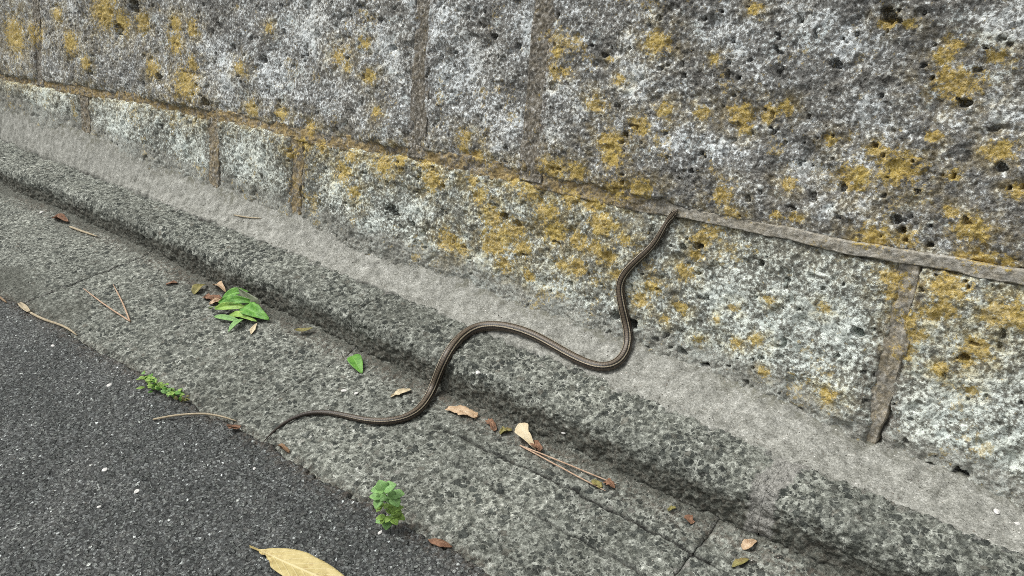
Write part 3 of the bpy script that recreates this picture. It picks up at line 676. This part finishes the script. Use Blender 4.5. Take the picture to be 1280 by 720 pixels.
# ------------------------------------------------------------------ leaves
def leaf_grid(length, width, shape='ovate', nu=22, nv=11, fold=0.2, arch=0.0, twist=0.0, curl=0.0, ragged=0.0, seed=0, stalk=0.0, notch=None, wave=0.0):
    """local x from base to tip, y across, z up"""
    u = np.linspace(0, 1, nu); v = np.linspace(-1, 1, nv); U_, V = np.meshgrid(u, v, indexing='ij')
    if shape == 'ovate': w_ = np.sin(np.pi * u ** 0.8) ** 0.62 * (1 - 0.30 * u)
    elif shape == 'lance': w_ = np.sin(np.pi * u ** 0.9) ** 0.72
    elif shape == 'round': w_ = np.sqrt(np.clip(1 - (2 * u - 1) ** 2, 0, 1)) * (0.75 + 0.25 * u)
    elif shape == 'drop': w_ = np.clip(u / 0.3, 0, 1) ** 0.8 * np.clip((1 - u) / 0.7, 0, 1) ** 0.9
    else: w_ = 0.55 + 0.45 * np.sin(np.pi * np.clip(u * 1.0, 0, 1))            # torn scrap
    w_ = w_ / w_.max() * 0.5 * width
    if stalk:
        us = np.clip((u - stalk) / (1 - stalk), 0, 1)
        w_ = np.where(u < stalk, 0.012 * width + 0.0008, np.interp(us, u, w_) + 0.012 * width)
    jag = 1 + ragged * 2.0 * fbm(U_ * 1.0 + seed * 1.37, np.sign(V) * 3.0 + seed, 6, 3, seed % 50)
    w2 = np.maximum(w_, 0.0006)[:, None] * np.clip(jag, 0.15, 1.8)
    if notch:
        for (u0, sgn, wd, dp) in notch: w2 = w2 * (1 - dp * np.exp(-((U_ - u0) / wd) ** 2) * (np.sign(V) == sgn))
    Xl = U_ * length + ragged * 0.25 * length * fbm(V * 0.5 + seed, U_ * 0, 5, 2, seed % 40) * (np.abs(U_ - 0.5) * 2) ** 3
    Yl = V * w2
    Zl = np.abs(V) * w2 * fold + arch * length * np.sin(np.pi * U_) + curl * length * (V * V) * np.sin(np.pi * U_) * 0.5
    Zl = Zl + wave * length * fbm(U_ * 1.0, V * 0.5, 3.2, 2, seed % 60)
    c, s_ = np.cos(twist * (U_ - 0.3)), np.sin(twist * (U_ - 0.3))
    Yl, Zl = Yl * c - Zl * s_, Yl * s_ + Zl * c
    return np.stack([Xl, Yl, Zl], -1), U_, V
def frame(a, b, up):
    x = _n(b - a); y = _n(np.cross(up, x)); z = np.cross(x, y); return np.stack([x, y, z], 0)
def make_leaf(name, a, b, width, mat, parent=None, up=(0, 0, 1.0), lift=0.002, origin=None, thick=0.0007, **kw):
    a = np.asarray(a, float); b = np.asarray(b, float); up = np.asarray(up, float)
    G, U_, V = leaf_grid(np.linalg.norm(b - a), width, **kw)
    R = frame(a, b, up)
    zmin = min(0.0, G[..., 2].min())
    P = a + (G - np.array([0, 0, zmin])) @ R + R[2] * lift
    org = np.asarray(a if origin is None else origin)
    o = sheet(name, P, mat, parent, {'u': U_, 'v': V}, back=-R[2] * thick, origin=org)
    if parent is None: o.location = org
    return o
def ground_leaf(name, pa, pb, wpx, mat, label, cat='leaf', group=None, lift=0.003, ha=0.0, hb=0.0, tilt=(0, 0, 1.0), **kw):
    a = cast(*pa)[0]; b = cast(*pb)[0]
    d = np.linalg.norm((a + b) / 2 - CAM)
    a = a + np.array([0, 0, ha]); b = b + np.array([0, 0, hb])
    o = make_leaf(name, a, b, wpx * d / F, mat, up=tilt, lift=lift, **kw)
    return tag(o, label, cat, group)

# big yellow leaf in the foreground, cut by the lower edge of the picture
ground_leaf('yellow_leaf', (313, 687), (458, 757), 39, ML['yellow'], 'large pale yellow fallen leaf with a short stalk on the asphalt', shape='lance', stalk=0.10, nu=44, nv=17,
            fold=0.12, arch=0.02, ragged=0.05, seed=3, wave=0.02, lift=0.006, hb=0.004, notch=[(0.17, -1, 0.035, 0.75), (0.235, -1, 0.03, 0.35)])
# sprig of green leaves at the foot of the kerb
sb = cast(268, 388)[0]
sprig = empty('leafy_sprig', tuple(sb)); tag(sprig, 'small heap of fresh green leaves wilting on the gutter beside the kerb', 'sprig', kind='thing')
def sprig_leaf(pa, pb, wpx, mat, ha, hb, up=(0, 0, 1.0), **kw):
    a = cast(*pa)[0] + np.array([0, 0, ha]); b = cast(*pb)[0] + np.array([0, 0, hb]); d = np.linalg.norm((a + b) / 2 - CAM)
    return make_leaf('leaf', a, b, wpx * d / F, mat, sprig, up=up, origin=sb, **kw)
sprig_leaf((304, 391), (338, 403), 19, ML['green'], .018, .004, (0.2, -0.4, 1), shape='ovate', fold=0.25, arch=0.10, seed=5, wave=0.06, ragged=0.10)
sprig_leaf((270, 390), (312, 392), 10, ML['lime'], .010, .022, (0.0, -0.9, 1), shape='lance', fold=0.5, arch=0.10, seed=8, wave=0.05)
sprig_leaf((276, 386), (322, 388), 11, ML['green'], .022, .030, (0.1, -0.9, 1), shape='lance', fold=0.5, arch=0.12, seed=9, wave=0.06)
sprig_leaf((280, 381), (314, 374), 12, ML['green'], .022, .028, (0.1, -0.6, 1), shape='lance', fold=0.45, arch=0.12, seed=13, wave=0.05)
sprig_leaf((268, 398), (304, 405), 7, ML['mint'], .006, .006, (0, -0.5, 1), shape='lance', fold=0.4, arch=0.06, seed=10)
sprig_leaf((306, 403), (286, 416), 9, ML['mint'], .012, .002, (0, -0.2, 1), shape='lance', fold=0.3, arch=0.1, seed=11)
sprig_leaf((327, 392), (305, 384), 22, ML['sage'], .004, .075, (0.3, -1.0, 0.5), shape='drop', fold=0.12, seed=12, wave=0.05, ragged=0.05)
sprig_leaf((288, 396), (322, 405), 11, ML['lime'], .006, .006, (0.0, -0.2, 1), shape='ovate', fold=0.3, arch=0.08, seed=14, wave=0.04)
tube('stem', [sb + (0, 0, .004), cast(262, 389)[0] + (0, 0, .012), cast(280, 388)[0] + (0, 0, .022), cast(296, 390)[0] + (0, 0, .02)], [.0012, .0018, .0018, .001], None, 7, M_STEM, sprig, origin=sb)

ground_leaf('dry_leaf', (243, 369), (259, 357), 13, ML['olive'], 'curled olive leaf at the upper left end of the green leaf heap', shape='ovate', fold=0.5, arch=0.15, seed=21, ragged=0.1)
ground_leaf('dry_leaf', (269, 358), (283, 368), 9, ML['tan'], 'small beige dry leaf touching the top of the green leaf heap', shape='ovate', fold=0.5, arch=0.2, seed=22, ragged=0.1, hb=0.006)
ground_leaf('dry_leaf', (256, 373), (276, 379), 11, ML['rust'], 'crumpled reddish brown leaf under the left end of the green heap', shape='scrap', fold=0.3, arch=0.15, seed=23, ragged=0.3, wave=0.12)
ground_leaf('dry_leaf', (262, 382), (280, 378), 9, ML['tan'], 'narrow tan leaf scrap tucked under the left side of the green heap', shape='lance', fold=0.4, arch=0.1, seed=24, ragged=0.2, wave=0.1)
ground_leaf('dry_leaf', (314, 419), (322, 404), 7, ML['cream'], 'tiny cream leaf tip poking out below the green leaf heap', shape='drop', fold=0.3, arch=0.05, seed=25)
ground_leaf('green_leaf', (440, 446), (453, 468), 17, ML['green'], 'small fresh green leaf lying alone on the gutter above the snake tail', shape='lance', fold=0.35, arch=0.12, seed=26, tilt=(0.1, -0.2, 1))
ground_leaf('leaf_sliver', (370, 418), (393, 416), 8, ML['olive'], 'thin yellowish green leaf sliver on the gutter right of the green heap', shape='lance', fold=0.4, arch=-0.12, seed=27, hb=0.008, ha=0.008)
ground_leaf('dry_leaf', (560, 513), (597, 523), 15, ML['tan'], 'ragged pale tan dry leaf just right of the snake at the kerb foot', shape='scrap', fold=0.15, arch=0.06, seed=28, ragged=0.35, wave=0.08, nu=28)
ground_leaf('dry_leaf', (649, 535), (670, 563), 20, ML['cream'], 'pale cream pointed dry leaf standing at the kerb foot above the long needles', shape='drop', fold=0.3, arch=0.12, seed=30, ragged=0.08, ha=0.012, notch=[(0.5, 1, 0.1, 0.3)], tilt=(0.3, -0.6, 1))
ground_leaf('dry_leaf', (664, 555), (677, 565), 11, ML['rust'], 'rust brown leaf scrap under the cream pointed leaf', shape='scrap', fold=0.3, arch=0.15, seed=31, ragged=0.35, wave=0.15)
ground_leaf('dry_leaf', (610, 527), (619, 540), 10, ML['rust'], 'tiny reddish leaf scrap between the tan leaf and the cream leaf', shape='scrap', fold=0.3, arch=0.2, seed=32, ragged=0.4, wave=0.15)
ground_leaf('leaf_crumb', (625, 543), (640, 538), 8, ML['olive'], 'greenish olive leaf crumb just left of the cream pointed leaf', shape='scrap', fold=0.3, arch=0.15, seed=33, ragged=0.4, wave=0.2)
ground_leaf('dry_leaf', (755, 603), (768, 611), 9, ML['rust'], 'dark red leaf scrap between the free ends of the long needles', shape='scrap', fold=0.3, arch=0.15, seed=34, ragged=0.35, wave=0.15)
ground_leaf('dry_leaf', (740, 602), (752, 611), 9, ML['olive'], 'small yellowish leaf scrap lying between the long needles', shape='scrap', fold=0.3, arch=0.1, seed=35, ragged=0.35, wave=0.12)
ground_leaf('dry_leaf', (535, 677), (565, 686), 11, ML['rust'], 'curled reddish brown leaf on the asphalt edge near the lower weed', shape='lance', fold=-0.5, arch=0.10, seed=36, ragged=0.12, lift=0.006)
ground_leaf('dry_leaf', (285, 537), (302, 539), 7, ML['rust'], 'brown leaf scrap at the right end of the long curved twig', shape='scrap', fold=0.4, arch=-0.15, seed=37, ragged=0.35, wave=0.12, ha=0.005, hb=0.005)
ground_leaf('dry_leaf', (349, 559), (362, 567), 6, ML['brown'], 'brown leaf crumb just right of the tip of the snake tail', shape='scrap', fold=0.3, arch=0.12, seed=38, ragged=0.45, wave=0.18)
ground_leaf('dry_leaf', (208, 357), (222, 355), 6, ML['rust'], 'reddish leaf scrap on the gutter left of the green leaf heap', shape='scrap', fold=0.2, arch=0.08, seed=39, ragged=0.35, wave=0.1)
ground_leaf('dry_leaf', (68, 274), (85, 280), 7, ML['rust'], 'orange brown leaf scrap in the upper left part of the gutter', shape='scrap', fold=0.3, arch=0.12, seed=40, ragged=0.35, wave=0.12)
ground_leaf('dry_leaf', (855, 647), (866, 655), 9, ML['rust'], 'orange leaf scrap at the kerb foot right of the long needles', shape='scrap', fold=0.3, arch=0.15, seed=41, ragged=0.4, wave=0.15)
ground_leaf('leaf_crumb', (836, 640), (845, 635), 6, ML['olive'], 'yellow leaf crumb just left of the orange scrap at the kerb foot', shape='scrap', fold=0.3, arch=0.1, seed=42, ragged=0.4, wave=0.15)
ground_leaf('dry_leaf', (928, 688), (946, 677), 12, ML['tan'], 'pale tan dry leaf near the bottom edge right of the gutter joint', shape='ovate', fold=0.35, arch=0.12, seed=43, ragged=0.15)
ground_leaf('leaf_sliver', (915, 710), (936, 700), 9, ML['olive'], 'olive green leaf sliver near the bottom edge below the pale tan leaf', shape='lance', fold=0.3, arch=0.1, seed=45, ragged=0.2)
ground_leaf('leaf_crumb', (489, 497), (513, 489), 9, ML['cream'], 'cream leaf crumb on the gutter inside the lower bend of the snake', shape='scrap', fold=0.2, arch=0.06, seed=47, ragged=0.45, wave=0.1)

# ------------------------------------------------------------------ twigs, straws and needles
def stick(name, pxs, rpx, mat, label, cat='twig', parent=None, n=18, lift=1.0, hs=None, origin=None):
    p = spline(pxs, n); P = np.array([cast(*q)[0] for q in p]); P = gsm(P, 2.0)
    d = np.linalg.norm(P.mean(0) - CAM); r = rpx * d / F
    u = np.linspace(0, 1, n); Rr = r * np.interp(u, [0, .1, .8, 1], [.75, 1, .85, .4])
    P[:, 2] += r * lift + 0.0012
    if hs is not None: P[:, 2] += np.interp(u, np.linspace(0, 1, len(hs)), hs)
    org = P[0] if origin is None else origin
    o = tube(name, P, Rr, None, 7, mat, parent, origin=org)
    if parent is None: o.location = org; tag(o, label, cat)
    return o
def needles(base, ends, rpx, label, mids):
    b0 = cast(*base)[0]; e = empty('pine_needles', tuple(b0)); tag(e, label, 'pine needles', kind='thing')
    for en, mi in zip(ends, mids): stick('needle', [base, mi, en], rpx, M_NEEDLE, None, parent=e, n=26, hs=[0, .004, .006, .003, 0], origin=b0)
needles((650, 558), [(771, 607), (757, 615)], 1.05, 'pair of long reddish pine needles at the kerb foot below the cream leaf', [(712, 585), (705, 590)])
needles((163, 403), [(105, 362), (142, 357)], 0.95, 'pair of spread brown pine needles on the gutter left of the green heap', [(135, 386), (154, 381)])
tw = stick('straw', [(36, 391), (52, 400), (70, 406), (84, 411), (97, 421)], 1.5, M_STRAW, 'bent pale straw with a flat split end on the asphalt edge at left', 'straw')
fe = make_leaf('flat_end', cast(37, 392)[0] - tw.location + Vector((0, 0, .006)), cast(25, 381)[0] - tw.location + Vector((0, 0, .006)), 0.020, M_STRAW, tw, origin=(0, 0, 0), shape='scrap', seed=60, fold=0.3)
stick('twig', [(-12, 366), (0, 373), (9, 380)], 1.4, M_TWIG, 'short brown twig end reaching in at the left edge of the picture')
stick('twig', [(192, 526), (220, 523), (255, 521), (280, 524), (296, 528)], 1.35, M_STRAW, 'long curved pale twig on the asphalt left of the snake tail', hs=[0, .006, .008, .004, 0])
stick('twig', [(88, 285), (104, 291), (122, 297)], 1.3, M_STRAW, 'short straight pale twig beside the orange scrap in the upper left gutter')
stick('straw', [(293, 270), (310, 273), (327, 274)], 0.9, M_STRAW, 'thin pale straw lying on the mortar strip below the left wall joints', 'straw')

# ------------------------------------------------------------------ weeds in the asphalt edge
RT = _n([_AX[0], _AY[0], 0.0])                        # picture right, level
FWD = _n([_AX[2], _AY[2], 0.0])
def weed_at(name, pxb, label):
    g = cast(*pxb)[0]; e = empty(name, tuple(g)); tag(e, label, 'weed', kind='thing'); return e, g, np.linalg.norm(g - CAM) / F
wd, g, k_ = weed_at('weed', (491, 655), 'leafy green weed sprouting from the asphalt edge below the snake')
def wp(dx, dy, dep=0.0): return g + RT * dx * k_ + np.array([0, 0, 1]) * (dy * k_ * 1.16) - FWD * dep
rw = random.Random(5)
tube('stem', [g - (0, 0, .004), wp(-1, 14, .004), wp(1, 30, .0), wp(0, 46, -.004)], [.0016, .0014, .0012, .0009], np.tile([1.0, 0, 0], (4, 1)), 7, M_STEM, wd, origin=g)
def trefoil(c, ang, size, mt, dep):
    """three small leaflets on a short stalk"""
    a0 = wp(c[0] * 0.3, c[1] * 0.75, dep * 0.4); c0 = wp(c[0], c[1], dep)
    tube('stalk', [a0, (a0 + c0) / 2 + (0, 0, .002), c0], [.0008, .0007, .0006], np.tile([1.0, 0.1, 0], (3, 1)), 6, M_STEM, wd, origin=g)
    for q in (-1.25, 0, 1.25):
        th = ang + q + rw.uniform(-.2, .2); sz = 1.35 * size * rw.uniform(.85, 1.1) * (1.1 if q == 0 else 0.92)
        tip = c0 + RT * math.cos(th) * sz * k_ + np.array([0, 0, 1]) * math.sin(th) * sz * k_ * 0.50 - FWD * (0.55 * sz * k_ * (0.3 - math.sin(th))) + np.array([0, 0, rw.uniform(-.002, .003)])
        make_leaf('leaf', c0, tip, sz * k_ * rw.uniform(.72, .9), ML[mt], wd, up=_n(np.array([0, 0, 1.3]) - FWD * 0.35 + RT * rw.uniform(-.35, .35)), origin=g, shape='ovate', nu=14, nv=7, fold=0.22, arch=0.10, seed=rw.randrange(40), ragged=0.12, wave=0.05)
for c, an, sz, mt in [((-1, 50), 1.7, 14, 'mint'), ((7, 41), 0.3, 12, 'mint'), ((-6, 38), 2.9, 12, 'mint'), ((1, 40), -1.4, 10, 'mint'), ((9, 27), 0.4, 7, 'lime'), ((-8, 26), 2.8, 7, 'lime'), ((1, 28), -1.3, 8, 'lime'),
                      ((-7, 17), 3.0, 7, 'lime'), ((-4, 12), -1.7, 11, 'mint'), ((7, 14), -0.6, 8, 'lime'), ((2, 18), -1.0, 8, 'lime'), ((3, 22), 1.3, 7, 'lime')]:
    trefoil(c, an, sz, mt, rw.uniform(.004, .022))
wd, g, k_ = weed_at('weed', (206, 487), 'low feathery light green weed in the asphalt edge left of the snake tail')
for i in range(95):
    q = rw.random() ** 1.15; e0 = cast(182 + 52 * q + rw.gauss(0, 2), 480 + 24 * q + rw.gauss(0, 1.5))[0]
    hgt = rw.uniform(1, 15) * (1 - 0.55 * q); base = e0 + np.array([rw.gauss(0, .006), rw.gauss(0, .006), hgt * k_]); an = rw.uniform(-.5, 3.6); ln_ = rw.uniform(5.0, 10.0)
    tip = base + RT * math.cos(an) * ln_ * k_ + np.array([0, 0, 1]) * abs(math.sin(an)) * ln_ * k_ * 0.6 - FWD * rw.uniform(-.006, .012)
    mt = 'olive' if q > 0.84 and rw.random() < .55 else rw.choice(['lime', 'lime', 'green', 'mint'])
    base[2] = max(base[2], g[2] + .001); tip[2] = max(tip[2], g[2] + .004)
    make_leaf('leaf', base, tip, ln_ * k_ * rw.uniform(.32, .6), ML[mt], wd, up=_n(np.array([0, 0, 0.9]) - FWD * 0.6 + RT * rw.uniform(-.5, .5)), origin=g, shape='lance', nu=8, nv=5, fold=0.25, arch=0.06, seed=i)
for i in range(9):
    q = (i + .5) / 9; e0 = cast(182 + 52 * q, 480 + 24 * q)[0]
    tube('stem', [e0 - (0, 0, .003), e0 + (rw.gauss(0, .003), rw.gauss(0, .003), .012), e0 + (rw.gauss(0, .008), rw.gauss(0, .008), .03)], [.0010, .0009, .0006], np.tile([1.0, 0, 0], (3, 1)), 6, M_STEM, wd, origin=g)

# ------------------------------------------------------------------ pebbles and grit
def pebble(pxp, rpx, label, seed, mat=None):
    p = cast(*pxp)[0]; r = 0.8 * rpx * np.linalg.norm(p - CAM) / F
    bm = bmesh.new(); bmesh.ops.create_icosphere(bm, subdivisions=2, radius=1.0); rr = random.Random(seed)
    pl = [Vector((rr.gauss(0, 1), rr.gauss(0, 1), rr.gauss(0, 1))).normalized() for _ in range(7)]
    for v in bm.verts:
        for q in pl:
            dd = v.co.dot(q) - 0.72
            if dd > 0: v.co -= q * dd * 0.8
        v.co = Vector((v.co.x * r * rr.uniform(0.92, 1.12) * 1.3, v.co.y * r, v.co.z * r * 0.5))
    me = bpy.data.meshes.new('pebble'); bm.to_mesh(me); bm.free()
    o = link('pebble', me, mat or M_PEB, None, False); o.location = Vector(p) + Vector((0, 0, r * 0.22)); o.rotation_euler = (0, 0, rr.uniform(0, 6))
    tag(o, label, 'pebble', 'pale pebbles on the ground')
for i, (p, r, lb) in enumerate([((137, 482), 3.6, 'white pebble on the asphalt left of the feathery weed'), ((131, 588), 3.8, 'white pebble on the asphalt left, upper of two alike near the left edge'),
        ((171, 615), 3.9, 'white pebble on the asphalt, lower of two alike near the left edge'), ((475, 666), 3.2, 'white pebble on the asphalt just below the leafy weed'),
        ((66, 433), 3.0, 'small white pebble on the asphalt below the bent pale straw'), ((430, 489), 4.0, 'pale pebble on the gutter below the lone green leaf'),
        ((445, 492), 3.2, 'smaller pale pebble right beside another below the lone green leaf'), ((705, 541), 3.6, 'pale round pebble at the kerb foot right of the cream leaf'),
        ((598, 466), 4.6, 'pale stone chip set on the kerb right of the snake'), ((1246, 640), 4.0, 'pale pinkish pebble on the mortar strip at the right edge'),
        ((1272, 655), 3.2, 'small pale pebble on the mortar strip at the far right edge'), ((124, 634), 2.6, 'small white pebble on the asphalt below the two alike white ones'),
        ((318, 586), 2.4, 'tiny white pebble on the asphalt below the tip of the snake tail'), ((52, 266), 3.0, 'pale pebble on the gutter near the upper left corner of the slab')]):
    pebble(p, r, lb, 80 + i)

rg = random.Random(3); gv = []; gf = []
def chip(p, r):
    b = len(gv); R = Matrix.Rotation(rg.uniform(0, 6), 3, (rg.gauss(0, 1), rg.gauss(0, 1), rg.gauss(0, 1) + .1))
    for v in ((1, 0, 0), (-1, 0, 0), (0, 1, 0), (0, -1, 0), (0, 0, 1), (0, 0, -1)):
        q = R @ Vector((v[0] * rg.uniform(.6, 1.3), v[1] * rg.uniform(.6, 1.3), v[2] * rg.uniform(.5, 1))) * r
        gv.append((p[0] + q.x, p[1] + q.y, p[2] + q.z + r * .35))
    gf.extend([(b + i, b + j, b + k) for i, j, k in ((0, 2, 4), (2, 1, 4), (1, 3, 4), (3, 0, 4), (2, 0, 5), (1, 2, 5), (3, 1, 5), (0, 3, 5))])
for i in range(1500):
    s0 = 0.6 - 4.6 * rg.random() ** 0.8
    zone = rg.random()
    if zone < .50: y0_ = float(kb(np.array(s0))) - abs(rg.gauss(0, .030)) - .002; r = rg.choice([.0010, .0014, .0018, .0024])
    elif zone < .65: y0_ = float(asph_edge(np.array(s0))) + rg.gauss(0, .018); r = rg.choice([.0010, .0014, .002])
    elif zone < .85: y0_ = rg.uniform(.3, 1.24); r = rg.choice([.0012, .0016, .0024])
    else: y0_ = rg.uniform(float(km(np.array(s0))), 1.53); r = rg.choice([.0010, .0014, .002, .0026])
    p = drop(s0, y0_, 0.6)
    if p[2] < 0.3: chip(p, r)
me = bpy.data.meshes.new('grit'); me.from_pydata(gv, [], gf); me.update()
gr = link('grit', me, M_GRIT, None, False)
tag(gr, 'scattered sandy grit along the kerb foot and the mortar strip', 'grit', kind='stuff')
